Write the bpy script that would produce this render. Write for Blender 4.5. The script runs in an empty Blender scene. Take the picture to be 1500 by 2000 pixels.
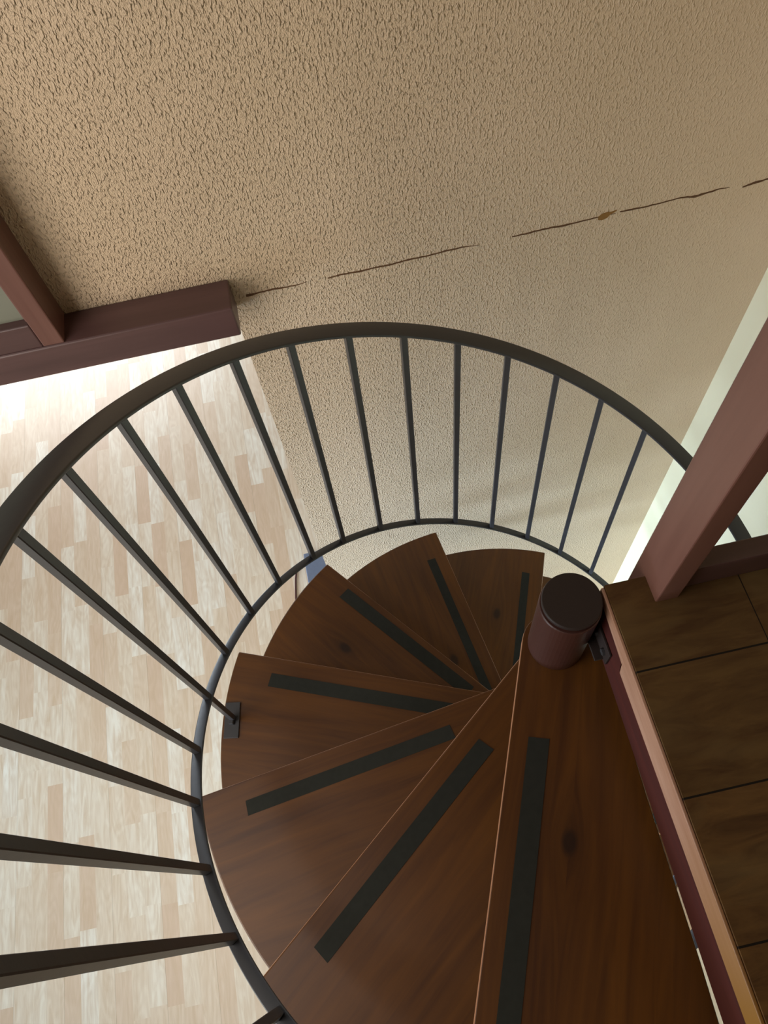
import bpy, bmesh, math, random
from mathutils import Vector, Matrix
S = bpy.context.scene
COL = S.collection
random.seed(7)

# ------------------------------------------------------------------ camera
RISE = 0.23393
R_TREAD = 0.85
EDGE = 0.06337            # front edges pass this far from the pole axis
DPHI = math.radians(29.7425)
FRONT0 = math.radians(-83.428)
FLOOR_Z = -12 * RISE
CAM = Vector((-0.31092, -0.41040, 1.23627))   # metres from the pole top
cam_d = bpy.data.cameras.new('camera'); cam = bpy.data.objects.new('camera', cam_d); COL.objects.link(cam)
rt, up, bk = Vector((0.9763, -0.2020, -0.0772)), Vector((0.2146, 0.8615, 0.4602)), Vector((-0.0265, -0.4659, 0.8844))
rt.normalize(); up = (up - up.dot(rt) * rt).normalized(); bk = rt.cross(up)
cam.matrix_world = Matrix(((rt.x, up.x, bk.x, CAM.x), (rt.y, up.y, bk.y, CAM.y), (rt.z, up.z, bk.z, CAM.z), (0, 0, 0, 1)))
cam_d.sensor_fit = 'VERTICAL'; cam_d.sensor_height = 36; cam_d.lens = 1502 * 36 / 2000
cam_d.clip_start = 0.02
S.camera = cam

# ------------------------------------------------------------------ light
S.view_settings.view_transform = 'Standard'; S.view_settings.look = 'None'
S.view_settings.exposure = 0.0; S.view_settings.gamma = 1; S.view_settings.use_curve_mapping = False
W = bpy.data.worlds.new('world'); S.world = W; W.use_nodes = True
W.node_tree.nodes['Background'].inputs[0].default_value = (0.86, 0.92, 1.0, 1)
W.node_tree.nodes['Background'].inputs[1].default_value = 0.09
def area(name, loc, target, sx, sy, power, color, spread=180):
    l = bpy.data.lights.new(name, 'AREA'); l.shape = 'RECTANGLE'; l.size = sx; l.size_y = sy
    l.energy = power; l.color = color; l.spread = math.radians(spread)
    o = bpy.data.objects.new(name, l); COL.objects.link(o); o.location = loc
    o.rotation_euler = (Vector(target) - Vector(loc)).to_track_quat('-Z', 'Y').to_euler()
    return o
area('daylight_lower_left_window', (-4.3, -0.7, -1.9), (0.9, 0.8, -2.35), 2.8, 1.5, 74, (0.56, 0.77, 1.0), 58)
area('daylight_lower_far_window', (-2.6, 5.0, -1.4), (-1.5, 0.8, -2.7), 2.4, 1.8, 185, (0.80, 0.90, 1.0))
area('stairwell_fill_light', (-2.05, -0.65, 0.2), (-0.2, 0.9, -0.1), 1.3, 1.8, 33, (1.0, 0.93, 0.84))  # added fill light for the textured wall, no window is built here
area('daylight_roof_window', (-1.6, -0.05, 2.40), (-0.55, 0.85, -0.1), 1.3, 1.1, 34, (1.0, 0.94, 0.87))

# ------------------------------------------------------------------ materials
def rgb(r, g, b):
    f = lambda v: (v / 255 / 12.92) if v / 255 <= 0.04045 else ((v / 255 + 0.055) / 1.055) ** 2.4
    return (f(r), f(g), f(b), 1)
class NT:
    def __init__(s, name):
        s.m = bpy.data.materials.new(name); s.m.use_nodes = True; s.t = s.m.node_tree
        s.b = s.t.nodes['Principled BSDF']
    def n(s, typ, **kw):
        nd = s.t.nodes.new(typ)
        for k, v in kw.items():
            if k.startswith('i_'):
                key = k[2:]; key = int(key) if key.isdigit() else key.replace('_', ' ')
                inp = nd.inputs[key]
                if isinstance(v, bpy.types.NodeSocket): s.t.links.new(v, inp)
                else: inp.default_value = v
            else: setattr(nd, k, v)
        return nd
    def math(s, op, a, b=0.0, c=None, clamp=False):
        nd = s.t.nodes.new('ShaderNodeMath'); nd.operation = op; nd.use_clamp = clamp
        for i, v in enumerate((a, b, c)):
            if v is None: continue
            if isinstance(v, bpy.types.NodeSocket): s.t.links.new(v, nd.inputs[i])
            else: nd.inputs[i].default_value = v
        return nd.outputs[0]
    def xyz(s, src):
        nd = s.n('ShaderNodeSeparateXYZ'); s.t.links.new(src, nd.inputs[0]); return nd.outputs
    def comb(s, x, y, z=0.0):
        nd = s.t.nodes.new('ShaderNodeCombineXYZ')
        for i, v in enumerate((x, y, z)):
            if isinstance(v, bpy.types.NodeSocket): s.t.links.new(v, nd.inputs[i])
            else: nd.inputs[i].default_value = v
        return nd.outputs[0]
    def noise(s, vec, scale, detail=3, rough=0.5, dist=0.0):
        nd = s.n('ShaderNodeTexNoise'); s.t.links.new(vec, nd.inputs['Vector'])
        nd.inputs['Scale'].default_value = scale; nd.inputs['Detail'].default_value = detail
        nd.inputs['Roughness'].default_value = rough; nd.inputs['Distortion'].default_value = dist
        return nd.outputs[0]
    def ramp(s, fac, stops):
        nd = s.n('ShaderNodeValToRGB'); s.t.links.new(fac, nd.inputs[0]); e = nd.color_ramp.elements
        while len(e) < len(stops): e.new(0.5)
        for el, (p, c) in zip(e, stops): el.position = p; el.color = c if len(c) == 4 else (*c, 1)
        return nd.outputs[0]
    def mix(s, fac, a, b, blend='MIX'):
        nd = s.n('ShaderNodeMix', data_type='RGBA', blend_type=blend)
        for i, v in ((0, fac), (6, a), (7, b)):
            if isinstance(v, bpy.types.NodeSocket): s.t.links.new(v, nd.inputs[i])
            else: nd.inputs[i].default_value = v
        return nd.outputs[2]
    def set(s, **kw):
        for k, v in kw.items():
            inp = s.b.inputs[k.replace('_', ' ')]
            if isinstance(v, bpy.types.NodeSocket): s.t.links.new(v, inp)
            else: inp.default_value = v
    def bump(s, h, strength, dist):
        nd = s.n('ShaderNodeBump'); s.t.links.new(h, nd.inputs['Height'])
        if isinstance(strength, bpy.types.NodeSocket): s.t.links.new(strength, nd.inputs['Strength'])
        else: nd.inputs['Strength'].default_value = strength
        nd.inputs['Distance'].default_value = dist
        s.t.links.new(nd.outputs[0], s.b.inputs['Normal'])
    @property
    def obj(s): return s.n('ShaderNodeTexCoord').outputs['Object']

def mat_stucco(name, base, strength=0.9, fade=True):
    t = NT(name); co = t.obj; o = t.xyz(co)
    v = t.comb(o[0], o[1], t.math('MULTIPLY', o[2], 0.5))
    n1 = t.noise(v, 360, 2, 0.6); n2 = t.noise(v, 190, 1, 0.5)
    h = t.math('ADD', t.math('MULTIPLY', n1, 0.45), t.math('MULTIPLY', t.math('MAXIMUM', t.math('SUBTRACT', n2, 0.50), 0.0), 2.6))
    big = t.noise(co, 2.2, 3)
    st = strength
    if fade:   # the roller texture gets flatter towards the right-hand corner
        a = t.math('MULTIPLY_ADD', o[0], -0.85, 0.95, clamp=True)
        lo = t.math('MULTIPLY_ADD', o[2], 1.6, 1.45, clamp=True)
        st = t.math('MULTIPLY', t.math('MAXIMUM', a, 0.18), strength)
    col = t.mix(t.math('MULTIPLY_ADD', big, 1.6, -0.3, clamp=True), base, tuple(c * k for c, k in zip(base[:3], (0.9, 0.9, 0.86))) + (1,))
    t.set(Base_Color=col, Roughness=0.85)
    t.bump(h, st, 0.009)
    return t.m
def mat_plaster(name, base):
    t = NT(name); n = t.noise(t.obj, 40, 3)
    t.set(Base_Color=base, Roughness=0.7); t.bump(n, 0.15, 0.004); return t.m

def mat_laminate():
    t = NT('beech_laminate'); o = t.xyz(t.obj)
    SW = 0.079
    u = t.math('DIVIDE', o[0], SW); row = t.math('FLOOR', u); fr = t.math('SUBTRACT', u, row)
    wr = t.n('ShaderNodeTexWhiteNoise', noise_dimensions='1D'); t.t.links.new(row, wr.inputs['W'])
    v = t.math('ADD', t.math('DIVIDE', o[1], 0.42), t.math('MULTIPLY', wr.outputs[0], 7.3)); cell = t.math('FLOOR', v)
    wn = t.n('ShaderNodeTexWhiteNoise', noise_dimensions='2D'); t.t.links.new(t.comb(row, cell), wn.inputs['Vector'])
    col = t.ramp(wn.outputs[0], [(0, rgb(216, 182, 150)), (0.3, rgb(227, 201, 170)), (0.6, rgb(234, 214, 186)), (1, rgb(242, 228, 205))])
    col.node.color_ramp.interpolation = 'LINEAR'
    gv = t.comb(t.math('ADD', t.math('MULTIPLY', o[0], 1.0), t.math('MULTIPLY', wn.outputs[0], 31.0)), t.math('MULTIPLY', o[1], 0.12))
    g = t.noise(gv, 42, 4, 0.6, 0.9)
    col = t.mix(t.math('MULTIPLY_ADD', g, 1.9, -0.7, clamp=True), col, rgb(205, 170, 132))
    fl = t.n('ShaderNodeTexNoise'); t.t.links.new(t.comb(t.math('ADD', o[0], t.math('MULTIPLY', wn.outputs[0], 9.0)), t.math('MULTIPLY', o[1], 0.28)), fl.inputs['Vector']); fl.inputs['Scale'].default_value = 11; fl.inputs['Detail'].default_value = 1
    rg = t.math('SINE', t.math('MULTIPLY', fl.outputs[0], 60.0))
    col = t.mix(t.math('MULTIPLY_ADD', rg, 0.09, 0.09, clamp=True), col, rgb(196, 160, 124))
    b3 = t.math('DIVIDE', o[0], SW * 3); b3f = t.math('SUBTRACT', b3, t.math('FLOOR', b3))
    ln = t.math('LESS_THAN', b3f, 0.008)
    col = t.mix(t.math('MULTIPLY', ln, 0.35), col, rgb(130, 100, 75))
    t.set(Base_Color=col, Roughness=0.38, Specular_IOR_Level=0.5)
    return t.m

def mat_dark_plank():
    t = NT('dark_wood_look_tile'); o = t.xyz(t.obj)
    P = 0.1955
    v = t.math('DIVIDE', t.math('ADD', o[1], 0.1402), P); row = t.math('FLOOR', v); fr = t.math('SUBTRACT', v, row)
    wr = t.n('ShaderNodeTexWhiteNoise', noise_dimensions='1D'); t.t.links.new(t.math('ADD', row, 0.5), wr.inputs['W'])
    dl = t.math('MINIMUM', fr, t.math('SUBTRACT', 1.0, fr)); l1 = t.math('LESS_THAN', dl, 0.008)
    off = t.math('MULTIPLY_ADD', t.math('MODULO', t.math('ABSOLUTE', row), 2.0), 0.6, 0.92)
    u = t.math('DIVIDE', t.math('ADD', o[0], off), 1.2); uf = t.math('SUBTRACT', u, t.math('FLOOR', u)); l2 = t.math('LESS_THAN', uf, 0.0016)
    base = t.mix(wr.outputs[0], rgb(112, 80, 42), rgb(92, 68, 36))
    gv = t.comb(t.math('MULTIPLY', o[0], 0.22), t.math('ADD', o[1], t.math('MULTIPLY', wr.outputs[0], 5.0)))
    g = t.noise(gv, 34, 5, 0.65, 0.8)
    col = t.mix(t.math('MULTIPLY_ADD', g, 2.6, -0.85, clamp=True), base, rgb(66, 42, 20))
    g2 = t.noise(t.comb(t.math('MULTIPLY', o[0], 0.5), o[1]), 9, 3, 0.6, 0.4)
    col = t.mix(t.math('MULTIPLY_ADD', g2, 3.0, -1.5, clamp=True), col, rgb(104, 84, 52))
    col = t.mix(t.math('MAXIMUM', l1, l2), col, rgb(16, 9, 5))
    t.set(Base_Color=col, Roughness=0.55, Specular_IOR_Level=0.25)
    t.bump(t.math('SUBTRACT', g, t.math('MULTIPLY', l1, 2.0)), 0.15, 0.002)
    return t.m

def mat_wood(name, c1, c2, rough=0.35, axis=0, gscale=30, knots=False, spec=0.5, coat=0.0):
    t = NT(name); co = t.obj; o = t.xyz(co)
    oi = t.n('ShaderNodeObjectInfo').outputs['Random']
    along, across, other = (o[0], o[1], o[2]) if axis == 0 else ((o[1], o[0], o[2]) if axis == 1 else (o[2], o[0], o[1]))
    if knots:
        at = t.n('ShaderNodeAttribute', attribute_type='OBJECT', attribute_name='knot'); k = t.xyz(at.outputs['Vector'])
        dx = t.math('MULTIPLY', t.math('SUBTRACT', o[0], k[0]), 0.62); dy = t.math('SUBTRACT', o[1], k[1])
        d = t.math('SQRT', t.math('ADD', t.math('MULTIPLY', dx, dx), t.math('MULTIPLY', dy, dy)))
        infl = t.math('EXPONENT', t.math('MULTIPLY', d, -16.0))
        across = t.math('ADD', across, t.math('MULTIPLY', t.math('SIGN', dy), t.math('MULTIPLY', infl, -0.045)))
    v = t.comb(t.math('ADD', t.math('MULTIPLY', along, 0.07), t.math('MULTIPLY', oi, 13.0)), across, other)
    g = t.noise(v, gscale, 5, 0.6, 0.7); g2 = t.noise(v, gscale * 0.22, 2, 0.5, 0.4)
    fac = t.math('ADD', t.math('MULTIPLY', g, 0.9), t.math('MULTIPLY', g2, 0.7))
    col = t.mix(t.math('MULTIPLY_ADD', fac, 1.9, -1.0, clamp=True), c1, c2)
    if knots:
        kn = t.math('SUBTRACT', 1.0, t.math('MULTIPLY', t.math('MAXIMUM', t.math('SUBTRACT', d, 0.008), 0.0), 120.0), clamp=True)
        col = t.mix(t.math('MULTIPLY', kn, 0.85), col, (0.008, 0.003, 0.002, 1))
        halo = t.math('MULTIPLY', t.math('EXPONENT', t.math('MULTIPLY', d, -38.0)), 0.6)
        col = t.mix(halo, col, tuple(c * 0.45 for c in c2[:3]) + (1,))
    t.set(Base_Color=col, Roughness=rough, Specular_IOR_Level=spec, Coat_Weight=coat, Coat_Roughness=0.25)
    t.bump(g, 0.06, 0.002)
    return t.m
def mat_plain(name, c, rough=0.5, metal=0.0, spec=0.5, nz=0.0):
    t = NT(name)
    if nz:
        n = t.noise(t.obj, 60, 3); t.set(Base_Color=t.mix(n, c, tuple(v * (1 - nz) for v in c[:3]) + (1,))); t.bump(n, 0.1, 0.002)
    else: t.set(Base_Color=c)
    t.set(Roughness=rough, Metallic=metal, Specular_IOR_Level=spec); return t.m

M = {}
M['stucco'] = mat_stucco('roller_textured_plaster', rgb(218, 194, 165))
M['plaster'] = mat_plaster('smooth_cream_plaster', rgb(216, 208, 176))
M['laminate'] = mat_laminate()
M['tile'] = mat_dark_plank()
M['tread'] = mat_wood('red_brown_stained_pine', rgb(102, 61, 10), rgb(70, 37, 5), 0.42, 0, 46, True, 0.5)
M['mahogany'] = mat_wood('dark_mahogany_stain', rgb(94, 68, 66), rgb(72, 50, 49), 0.36, 0, 22)
M['mahogany_v'] = mat_wood('dark_mahogany_upright', rgb(122, 86, 76), rgb(98, 64, 56), 0.34, 2, 22)
M['fascia'] = mat_wood('red_stained_fascia', rgb(82, 26, 14), rgb(54, 14, 8), 0.5, 1, 26)
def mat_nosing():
    m = mat_wood('nosing_wood_falloff', rgb(192, 154, 132), rgb(152, 106, 78), 0.4, 1, 40)
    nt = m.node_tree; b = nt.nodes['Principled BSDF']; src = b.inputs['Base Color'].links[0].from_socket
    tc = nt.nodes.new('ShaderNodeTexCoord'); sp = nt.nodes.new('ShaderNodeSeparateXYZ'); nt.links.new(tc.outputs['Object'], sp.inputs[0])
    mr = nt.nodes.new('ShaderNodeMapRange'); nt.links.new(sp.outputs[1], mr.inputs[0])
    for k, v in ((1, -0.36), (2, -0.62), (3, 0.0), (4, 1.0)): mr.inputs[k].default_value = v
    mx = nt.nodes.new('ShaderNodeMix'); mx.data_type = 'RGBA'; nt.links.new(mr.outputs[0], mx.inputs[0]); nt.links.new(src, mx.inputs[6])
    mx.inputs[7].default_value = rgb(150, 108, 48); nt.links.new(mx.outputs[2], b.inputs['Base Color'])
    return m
M['nosing'] = mat_nosing()      # light falloff along the board is mixed into the colour, pale to ochre
M['metal'] = mat_plain('charcoal_painted_steel', rgb(58, 58, 61), 0.38, 0.0, 0.5, 0.12)
M['pole'] = mat_plain('brown_painted_steel', rgb(70, 42, 36), 0.35, 0.0, 0.5, 0.15)
M['cap'] = mat_plain('dark_cap', rgb(42, 32, 29), 0.55, 0.0, 0.4, 0.1)
M['strip'] = mat_plain('anti_slip_tape', rgb(52, 54, 50), 0.95, 0.0, 0.2, 0.3)
M['crack'] = mat_plain('crack_dark', rgb(92, 62, 34), 0.95)
M['crack_brown'] = mat_plain('crack_brown', rgb(138, 100, 46), 0.9)
M['bluegrey'] = mat_plain('blue_grey_paint', rgb(112, 118, 134), 0.5, 0, 0.5, 0.2)
M['greypanel'] = mat_plain('grey_green_panel', rgb(120, 122, 108), 0.6)
M['edge'] = mat_wood('front_edge_highlight', rgb(190, 140, 104), rgb(150, 96, 62), 0.35, 0, 40)

# ------------------------------------------------------------------ builders
def link(name, bm, m, parent=None, bevel=0.0, seg=2, smooth=False):
    me = bpy.data.meshes.new(name); bmesh.ops.recalc_face_normals(bm, faces=bm.faces); bm.to_mesh(me); bm.free()
    for mm in (m if isinstance(m, (list, tuple)) else [m]): me.materials.append(mm)
    o = bpy.data.objects.new(name, me); COL.objects.link(o)
    if parent: o.parent = parent
    if smooth:
        for p in me.polygons: p.use_smooth = True
    if bevel:
        b = o.modifiers.new('bevel', 'BEVEL'); b.width = bevel; b.segments = seg; b.limit_method = 'ANGLE'; b.angle_limit = math.radians(40)
    return o
def box(bm, x0, x1, y0, y1, z0, z1, mi=0):
    vs = [bm.verts.new((x, y, z)) for z in (z0, z1) for y in (y0, y1) for x in (x0, x1)]
    for f in ((0, 1, 3, 2), (4, 6, 7, 5), (0, 4, 5, 1), (2, 3, 7, 6), (0, 2, 6, 4), (1, 5, 7, 3)):
        fc = bm.faces.new([vs[i] for i in f]); fc.material_index = mi
def bx(name, x0, x1, y0, y1, z0, z1, m, parent=None, bevel=0.0):
    bm = bmesh.new(); box(bm, x0, x1, y0, y1, z0, z1); return link(name, bm, m, parent, bevel)
def prism(bm, pts, z0, z1):
    lo = [bm.verts.new((x, y, z0)) for x, y in pts]; hi = [bm.verts.new((x, y, z1)) for x, y in pts]
    n = len(pts); bm.faces.new(hi); bm.faces.new(lo[::-1])
    for i in range(n): bm.faces.new((lo[i], lo[(i + 1) % n], hi[(i + 1) % n], hi[i]))
def cyl(bm, cx, cy, r, z0, z1, n=40): prism(bm, [(cx + r * math.cos(2 * math.pi * i / n), cy + r * math.sin(2 * math.pi * i / n)) for i in range(n)], z0, z1)
def empty(name, loc=(0, 0, 0)):
    o = bpy.data.objects.new(name, None); COL.objects.link(o); o.location = loc; o.empty_display_size = 0.1; return o
def tag(o, label, cat, group=None):
    o['label'] = label; o['category'] = cat
    if group: o['group'] = group
    return o
def struct(o, label=None):
    o['kind'] = 'structure'
    if label: o['label'] = label
    return o

# ------------------------------------------------------------------ the room
YW = 0.947                       # face of the textured wall
XL = -0.511                      # its free edge on the lower storey
XR = 0.925                       # right-hand wall
struct(bx('floor', -4.4, 1.3, -2.6, 5.2, FLOOR_Z - 0.12, FLOOR_Z, M['laminate']), 'pale beech laminate floor of the lower storey')
bm = bmesh.new()
prism_pts = [(XL, -0.143), (XL, FLOOR_Z), (XR + 0.2, FLOOR_Z), (XR + 0.2, 2.45), (-3.4, 2.45), (-3.4, -0.143)]
lo = [bm.verts.new((x, YW, z)) for x, z in prism_pts]; hi = [bm.verts.new((x, YW + 0.14, z)) for x, z in prism_pts]
bm.faces.new(lo); bm.faces.new(hi[::-1])
for i in range(6): bm.faces.new((lo[i], lo[(i + 1) % 6], hi[(i + 1) % 6], hi[i]))
wall_back = struct(link('wall_back', bm, M['stucco']), 'tan roller-textured wall behind the spiral stair')
struct(bx('wall_right', XR, XR + 0.15, -2.6, YW, FLOOR_Z, 2.45, M['plaster']), 'smooth cream wall in the right-hand corner')
struct(bx('wall_front', -4.4, XR + 0.15, -2.75, -2.6, FLOOR_Z, 2.45, M['stucco']), 'tan wall behind the landing')
struct(bx('ceiling', -3.4, XR + 0.15, -2.6, YW + 0.14, 2.45, 2.6, M['fascia']), 'ceiling of the upper storey')

# crack following the floor line, lying on the wall face
cr = [(-0.472, -0.115), (-0.435, -0.113), (-0.40, -0.1125), (-0.355, -0.115), (-0.323, -0.111), (-0.274, -0.114), (-0.235, -0.1115), (-0.199, -0.114), (-0.16, -0.1125), (-0.124, -0.113),
      (-0.08, -0.110), (-0.037, -0.110), (0.01, -0.107), (0.057, -0.106), (0.095, -0.110), (0.135, -0.107), (0.176, -0.106), (0.215, -0.1055), (0.251, -0.103), (0.31, -0.105), (0.365, -0.103),
      (0.43, -0.101), (0.44, -0.099), (0.49, -0.1005), (0.54, -0.099), (0.59, -0.0955), (0.63, -0.101), (0.678, -0.094), (0.71, -0.0945), (0.745, -0.103), (0.775, -0.097), (0.805, -0.094), (0.84, -0.097), (0.90, -0.091)]
def wid(i):
    w = [0.0028, 0.0012, 0.0016, 0.0009, 0.0, 0.0011, 0.0013, 0.0016, 0.0010, 0.0017, 0.0014, 0.0012, 0.0013, 0.0008, 0.0, 0.0, 0.0011, 0.0014, 0.0015, 0.0016, 0.0009, 0.0, 0.0012, 0.0013, 0.0009, 0.0010, 0.0022, 0.0012, 0.0, 0.0014, 0.0024, 0.0016, 0.0012, 0.0012]
    return w[i] * 1.3
bm = bmesh.new()
for i in range(len(cr) - 1):
    (x0, z0), (x1, z1) = cr[i], cr[i + 1]
    if wid(i) == 0 : continue
    n = 5
    prev = None
    for k in range(n + 1):
        f = k / n; x = x0 + (x1 - x0) * f; z = z0 + (z1 - z0) * f + (random.uniform(-1, 1) * 0.0009 if 0 < k < n else 0)
        w = wid(i) * (1 - f) + wid(i + 1) * f; w = max(w * random.uniform(0.75, 1.2), 0.0002)
        a = bm.verts.new((x, YW - 0.0012, z - w)); b = bm.verts.new((x, YW - 0.0012, z + w))
        c = bm.verts.new((x, YW + 0.003, z - w)); d = bm.verts.new((x, YW + 0.003, z + w))
        if prev:
            bm.faces.new((prev[0], a, b, prev[1])); bm.faces.new((prev[2], prev[3], d, c)); bm.faces.new((prev[0], prev[2], c, a)); bm.faces.new((prev[1], b, d, prev[3]))
        prev = (a, b, c, d)
crk = link('crack', bm, M['crack'], wall_back); crk['label'] = 'thin brown crack running across the textured wall'
bm = bmesh.new()
blob = [(0.388, -0.110), (0.398, -0.113), (0.410, -0.109), (0.416, -0.101), (0.428, -0.095), (0.432, -0.091), (0.418, -0.094), (0.409, -0.092), (0.396, -0.094), (0.387, -0.101)]
lo = [bm.verts.new((x, YW - 0.0016, z)) for x, z in blob]; hi = [bm.verts.new((x, YW + 0.002, z)) for x, z in blob]
bm.faces.new(lo); bm.faces.new(hi[::-1])
for i in range(len(blob)): bm.faces.new((lo[i], lo[(i + 1) % len(blob)], hi[(i + 1) % len(blob)], hi[i]))
sp = link('chipped_spot', bm, M['crack_brown'], wall_back); sp['label'] = 'ochre chipped spot on the wall crack'

# upper landing (slab with wood-look tiles), its nosing board and the red fascia under it
LX, LY = 0.062, 0.0135
bm = bmesh.new(); box(bm, 0.0610, XR, -2.6, LY, -0.17, 0.0)
struct(link('floor', bm, M['tile'], None), 'dark wood-look tiled landing of the upper storey')
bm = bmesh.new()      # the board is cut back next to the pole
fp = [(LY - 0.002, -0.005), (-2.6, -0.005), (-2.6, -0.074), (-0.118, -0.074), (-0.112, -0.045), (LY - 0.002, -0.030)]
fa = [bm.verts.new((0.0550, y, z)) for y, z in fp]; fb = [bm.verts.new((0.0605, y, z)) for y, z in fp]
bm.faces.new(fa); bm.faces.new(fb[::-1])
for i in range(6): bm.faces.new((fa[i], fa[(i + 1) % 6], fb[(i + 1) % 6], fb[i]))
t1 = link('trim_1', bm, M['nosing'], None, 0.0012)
struct(t1, 'pale wooden nosing board along the landing edge')
bm = bmesh.new()      # its lower edge runs slightly out of true
fp = [(-0.016, -0.032), (-0.108, -0.047), (-0.114, -0.0745), (-2.6, -0.0745), (-2.6, -0.26), (-0.65, -0.196), (-0.30, -0.173), (-0.016, -0.155)]
fa = [bm.verts.new((0.0568, y, z)) for y, z in fp]; fb = [bm.verts.new((0.0605, y, z)) for y, z in fp]
bm.faces.new(fa); bm.faces.new(fb[::-1])
for i in range(8): bm.faces.new((fa[i], fa[(i + 1) % 8], fb[(i + 1) % 8], fb[i]))
t2 = link('trim_2', bm, M['fascia'])
struct(t2, 'dark red wooden fascia below the landing nosing')

# ------------------------------------------------------------------ beam and timber frames
beam = bx('wooden_beam', -3.3, -0.500, 0.855, YW, -0.143, -0.052, M['mahogany'], None, 0.004)
tag(beam, 'dark mahogany lintel beam crossing in front of the textured wall at left', 'beam')
fr = empty('timber_partition', (-0.9, 0.9, -0.052)); tag(fr, 'dark mahogany framed opening standing on the left beam', 'frame')
def child_box(name, x0, x1, y0, y1, z0, z1, m, parent, bevel=0.0):
    l = parent.location; return bx(name, x0 - l.x, x1 - l.x, y0 - l.y, y1 - l.y, z0 - l.z, z1 - l.z, m, parent, bevel)
child_box('post', -0.927, -0.879, 0.858, YW, -0.052, 2.45, M['mahogany_v'], fr, 0.003)
child_box('bottom_rail', -2.4, -0.927, 0.8585, YW, -0.052, 0.018, M['mahogany'], fr, 0.003)
child_box('panel', -2.4, -0.927, 0.880, 0.892, 0.018, 2.3, M['greypanel'], fr)
child_box('glazing_bead', -0.933, -0.927, 0.870, 0.880, 0.018, 2.3, M['mahogany_v'], fr, 0.001)

bal = empty('wooden_balustrade', (0.15, 0.0, 0.0)); tag(bal, 'reddish square timber post and low rail at the landing edge', 'balustrade')
child_box('post', 0.132, 0.172, -0.0345, 0.046, -0.10, 2.45, M['mahogany_v'], bal, 0.0025)
child_box('bottom_rail', 0.1725, XR - 0.002, -0.0205, 0.0125, 0.0, 0.076, M['mahogany'], bal, 0.003)

# ------------------------------------------------------------------ spiral stair
stair = empty('spiral_staircase', (0, 0, FLOOR_Z))
tag(stair, 'spiral staircase with red-brown wooden winder treads round a brown steel pole', 'staircase')
SZ = FLOOR_Z
def front(n): return FRONT0 - n * DPHI
RI = 0.066                      # treads start just outside the pole sleeve
def tread_pts(span, n=28, ri=RI, ro=R_TREAD, flat_back=None):
    # local frame: x runs outward along the front edge, y = EDGE is the front edge line (y grows towards descent)
    pts = []
    s = math.sqrt(ro * ro - EDGE * EDGE); a0 = math.atan2(EDGE, s)
    for i in range(n + 1):
        a = a0 - span * i / n; pts.append((ro * math.cos(a), ro * math.sin(a)))
    aend = a0 - span; 
    # back edge towards the pole
    m = 16
    pts.append((0.03 * math.cos(aend) + EDGE * math.sin(aend) * 0.6, 0.03 * math.sin(aend) - EDGE * math.cos(aend) * 0.6))
    # round inner hub end
    b0 = aend - math.radians(88); b1 = -math.pi - math.radians(92)
    for i in range(m + 1):
        a = b0 + (b1 - b0) * i / m; pts.append((EDGE * math.cos(a), EDGE * math.sin(a)))
    out = []
    for q in pts:
        if not out or (Vector(q) - Vector(out[-1])).length > 1e-4: out.append(q)
    return out
TH = 0.036
strips = {1: (0.187, 0.645, 0.033, 0.072), 2: (0.199, 0.718, 0.040, 0.079), 3: (0.215, 0.742, 0.046, 0.082), 4: (0.20, 0.733, 0.046, 0.086),
          5: (0.20, 0.730, 0.022, 0.064), 6: (0.19, 0.747, 0.042, 0.074), 7: (0.25, 0.748, 0.052, 0.083)}
knots = {1: (0.0, 0.0, 0), 2: (0.30, -0.33, 0), 3: (0.52, -0.25, 0), 4: (0.5, -0.24, 0), 5: (0.60, -0.12, 0), 6: (0.36, -0.06, 0), 7: (0.56, -0.10, 0), 8: (0.4, -0.1, 0)}
for n in range(1, 12):
    z = -n * RISE
    span = math.radians(33)
    bm = bmesh.new()
    a = front(1); ca, sa = math.cos(-a), math.sin(-a)
    def loc(x, y): return (x * ca - y * sa, x * sa + y * ca)      # world xy -> frame of the top tread
    # local right-handed frame: x outward, front edge at y = -EDGE (clockwise descent), body on y > -EDGE
    base = [(x, -y) for x, y in tread_pts(span if n > 1 else math.radians(19.0))]
    if n == 1:
        # replace the back edge with the landing-side cut
        arc = base[:29]
        arc = [q for q in arc if (q[0] * math.cos(front(1)) - q[1] * math.sin(front(1))) < 0.054]
        hub = [(EDGE * math.cos(t), EDGE * math.sin(t)) for t in [math.radians(d) for d in range(100, 271, 10)]]
        mid = [loc(0.0550, -0.80), loc(0.0605, -0.65), loc(0.0648, -0.56), loc(0.0715, -0.30), loc(0.076, -0.20), loc(0.085, -0.02), loc(0.05, 0.06)]
        base = arc + mid + hub
    prism(bm, base, -TH, 0.0)
    bm.faces.ensure_lookup_table()
    o = link('tread', bm, [M['tread'], M['edge']], stair, 0.0035, 2)
    for p in o.data.polygons:      # front edge coloured paler, its bright highlight put into the material
        if abs(p.normal.z) < 0.1 and abs(p.center.y + EDGE) < 1e-3: p.material_index = 1
    o.location = (0, 0, z - SZ); o.rotation_euler = (0, 0, front(n))
    k = knots.get(n, (0.4, -0.2, 0)); o['knot'] = (float(k[0]), float(-k[1]), 0.0)
    if n == 1:
        kx, ky = loc(-0.0843, -0.3473); o['knot'] = (kx, ky, 0.0)
    r0, r1, d0, d1 = strips.get(n, (0.2, 0.73, 0.035, 0.075))
    sb = bmesh.new()
    sp_ = [(r0, -EDGE + d0), (r1, -EDGE + d0 + 0.001), (r1 + 0.002, -EDGE + d1), (r0 - 0.003, -EDGE + d1 - 0.001)]
    prism(sb, sp_, 0.0002, 0.0014)
    so = link('grip_strip', sb, M['strip'], o); so['label'] = 'black anti-slip strip'

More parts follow.
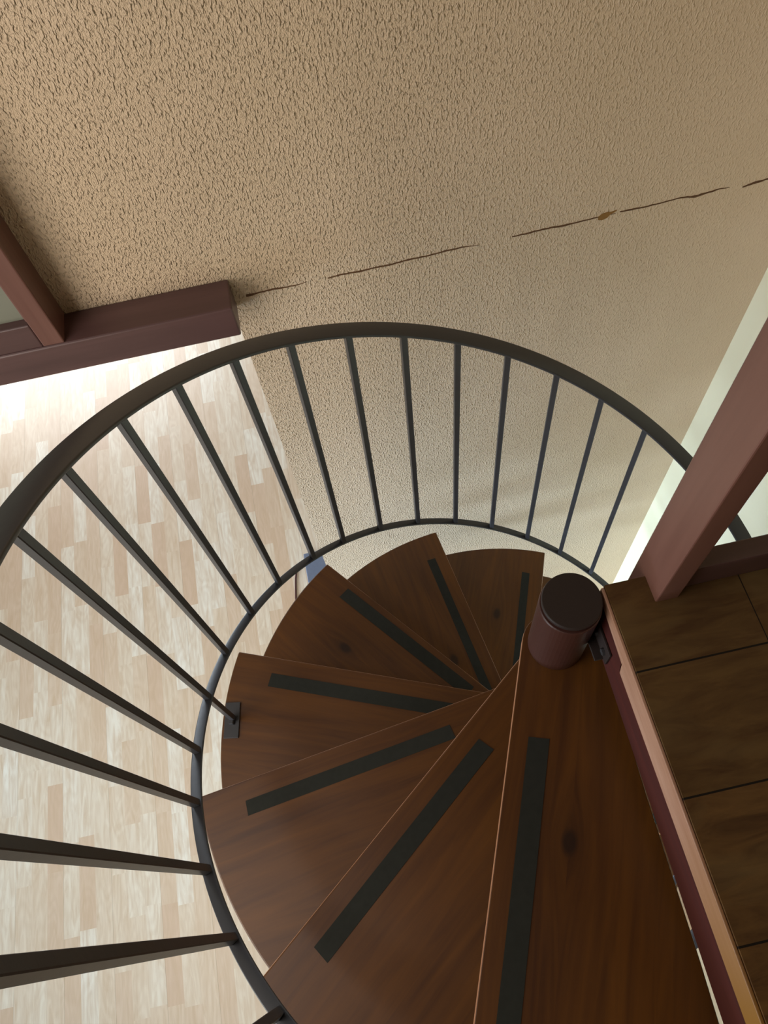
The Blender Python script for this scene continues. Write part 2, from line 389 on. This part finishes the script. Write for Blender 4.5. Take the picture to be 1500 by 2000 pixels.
# pole: sleeve, dark cap with a turned rim, base plate
bm = bmesh.new(); cyl(bm, 0, 0, 0.0465, 0.006, -0.004 - SZ, 48); cyl(bm, 0, 0, 0.11, 0.0, 0.008, 48)
pole = link('centre_pole', bm, M['pole'], stair, 0.0015, 2)
bm = bmesh.new(); cyl(bm, 0, 0, 0.0510, -0.010 - SZ, 0.0 - SZ, 56); cap = link('pole_cap', bm, M['cap'], pole, 0.002, 2)
for n in range(1, 12):
    bm = bmesh.new(); zt = -n * RISE - SZ
    cyl(bm, 0, 0, 0.0535, zt + 0.0005, zt + (RISE - TH if n > 1 else RISE - 0.018), 48)
    link('spacer_sleeve', bm, M['pole'], pole, 0.002, 2)
# steel bracket tying the pole to the landing
bm = bmesh.new(); box(bm, 0.036, 0.0550, -0.075, -0.01, -0.135 - SZ, -0.130 - SZ); box(bm, 0.0518, 0.0562, -0.085, -0.005, -0.135 - SZ, -0.085 - SZ)
br = link('landing_bracket', bm, M['cap'], stair, 0.001)
for y in (-0.03, -0.068):
    bm = bmesh.new(); bmesh.ops.create_cone(bm, cap_ends=True, segments=6, radius1=0.007, radius2=0.007, depth=0.006, matrix=Matrix.Translation((0.0500, y, -0.110 - SZ)) @ Matrix.Rotation(math.pi / 2, 4, 'Y'))
    link('bolt', bm, M['metal'], br)

# ------------------------------------------------------------------ railing
PSI = -0.20400264
rail = empty('stair_railing', (-0.6, 0.3, FLOOR_Z)); tag(rail, 'curved charcoal steel railing sweeping round the outside of the spiral stair', 'railing')
RO = rail.location.copy()
def hpt(R, t, z): a = -(t - PSI); return Vector((R * math.cos(a), R * math.sin(a), z)) - RO
HR, HW, LRr, LW = 0.6994, 0.0425, 0.7654, 0.0229
zh = lambda t: -0.90384 - 0.435575 * t
zl = lambda t: -2.03954 - 0.484179 * t
def sweep(name, R, w, th, zf, t0, t1, n, m):
    bm = bmesh.new(); rings = []; r = min(w, th) * 0.28
    prof = []
    for (sx, sz) in ((1, 1), (-1, 1), (-1, -1), (1, -1)):
        cx, cz = sx * (w / 2 - r), sz * (th / 2 - r); st = {(1, 1): 0, (-1, 1): 90, (-1, -1): 180, (1, -1): 270}[(sx, sz)]
        for d in (0, 45, 90): prof.append((cx + r * math.cos(math.radians(st + d)), cz + r * math.sin(math.radians(st + d))))
    for i in range(n + 1):
        t = t0 + (t1 - t0) * i / n
        rings.append([bm.verts.new(hpt(R + px, t, zf(t) - th / 2 + pz)) for px, pz in prof])
    k = len(prof)
    for i in range(n):
        for j in range(k): bm.faces.new((rings[i][j], rings[i][(j + 1) % k], rings[i + 1][(j + 1) % k], rings[i + 1][j]))
    bm.faces.new(rings[0]); bm.faces.new(rings[-1][::-1])
    o = link(name, bm, m, rail)
    for p in o.data.polygons: p.use_smooth = len(p.vertices) == 4
    es = o.modifiers.new('split', 'EDGE_SPLIT'); es.split_angle = math.radians(50)
    return o
sweep('handrail', HR, HW, 0.009, zh, math.radians(-283), 0.9, 300, M['metal'])
sweep('bottom_rail', LRr, LW, 0.008, zl, math.radians(-272), 0.9, 300, M['metal'])
tops = [-225.3, -217.2, -207.8, -198.0, -187.2, -176.7, -165.7, -155.3, -144.8, -134.5, -123.9, -113.6, -103.3, -93.4, -83.3, -73.5, -63.2]
bots = [-221.1, -211.3, -201.0, -192.0, -181.7, -171.8, -161.3, -151.7, -141.1, -132.4, -122.1, -112.0, -101.9, -92.0, -82.0, -72.3, -62.5]
for k in range(1, 5): tops.insert(0, -225.3 - 10 * k); bots.insert(0, -221.1 - 10.1 * k)
for k in range(3, 9): tops.append(-63.2 + 10 * k); bots.append(-62.5 + 10 * k)
BS = 0.0145
def bar(bm, a, b, s, ang):
    e1 = Vector((math.cos(ang), math.sin(ang), 0)) * s / 2; e2 = Vector((-math.sin(ang), math.cos(ang), 0)) * s / 2
    A = [bm.verts.new(a + p * e1 + q * e2) for p, q in ((1, 1), (-1, 1), (-1, -1), (1, -1))]; B = [bm.verts.new(b + p * e1 + q * e2) for p, q in ((1, 1), (-1, 1), (-1, -1), (1, -1))]
    bm.faces.new(A); bm.faces.new(B[::-1])
    for i in range(4): bm.faces.new((A[i], A[(i + 1) % 4], B[(i + 1) % 4], B[i]))
for tt, tb in zip(tops, bots):
    a, b = math.radians(tt), math.radians(tb); bm = bmesh.new()
    P1, P0 = hpt(HR, a, zh(a) - 0.006), hpt(LRr, b, zl(b) - 0.003)
    bar(bm, P1, P0, BS, -(b - PSI))
    o = link('baluster', bm, M['metal'], rail, 0.0012, 1)
    if abs(tb + 181.7) < 0.01:       # this one runs on down to a plate on the fourth tread
        bm = bmesh.new(); F = Vector((-0.797, 0.188, -4 * RISE + 0.012)) - RO
        bar(bm, P0, F, BS, -(b - PSI)); leg = link('fixing_leg', bm, M['metal'], o, 0.0012, 1)
        bm = bmesh.new(); ang = math.radians(170)
        for (u0, u1, v0, v1, z0_, z1_) in ((-0.022, 0.020, -0.052, 0.048, 0.0, 0.006), (-0.006, 0.006, -0.012, 0.012, 0.006, 0.022)):
            vs = []
            for z_ in (z0_, z1_):
                for v_ in (v0, v1):
                    for u_ in (u0, u1):
                        d = Vector((math.cos(ang) * -u_ - math.sin(ang) * v_, math.sin(ang) * -u_ + math.cos(ang) * v_, z_))
                        vs.append(bm.verts.new(Vector((-0.800, 0.182, -4 * RISE)) - RO + d))
            for f in ((0, 1, 3, 2), (4, 6, 7, 5), (0, 4, 5, 1), (2, 3, 7, 6), (0, 2, 6, 4), (1, 5, 7, 3)): bm.faces.new([vs[i] for i in f])
        link('fixing_plate', bm, M['metal'], o, 0.001)

# ------------------------------------------------------------------ small things on the lower floor
b = bx('storage_box', -0.70, -0.52, 1.36, 1.54, FLOOR_Z, FLOOR_Z + 0.05, M['bluegrey'], None, 0.004)
tag(b, 'small blue-grey low box on the laminate floor behind the wall end', 'box')
bm = bmesh.new()
pts = [Vector(p) for p in ((-0.792, 1.24, 0.005), (-0.788, 1.30, 0.005), (-0.780, 1.36, 0.005), (-0.771, 1.42, 0.005), (-0.758, 1.47, 0.005), (-0.735, 1.50, 0.005))]
rings = []
for i, p in enumerate(pts):
    d = (pts[min(i + 1, len(pts) - 1)] - pts[max(i - 1, 0)]).normalized(); s = Vector((-d.y, d.x, 0))
    rings.append([bm.verts.new(p + (s * math.cos(q) + Vector((0, 0, 1)) * math.sin(q)) * 0.0045) for q in [math.pi * 2 * j / 8 for j in range(8)]])
for i in range(len(rings) - 1):
    for j in range(8): bm.faces.new((rings[i][j], rings[i][(j + 1) % 8], rings[i + 1][(j + 1) % 8], rings[i + 1][j]))
cb = link('cable', bm, M['fascia'], None, smooth=True); cb.location = (0, 0, FLOOR_Z)
tag(cb, 'thin brown cable lying on the laminate beside the blue-grey box', 'cable')
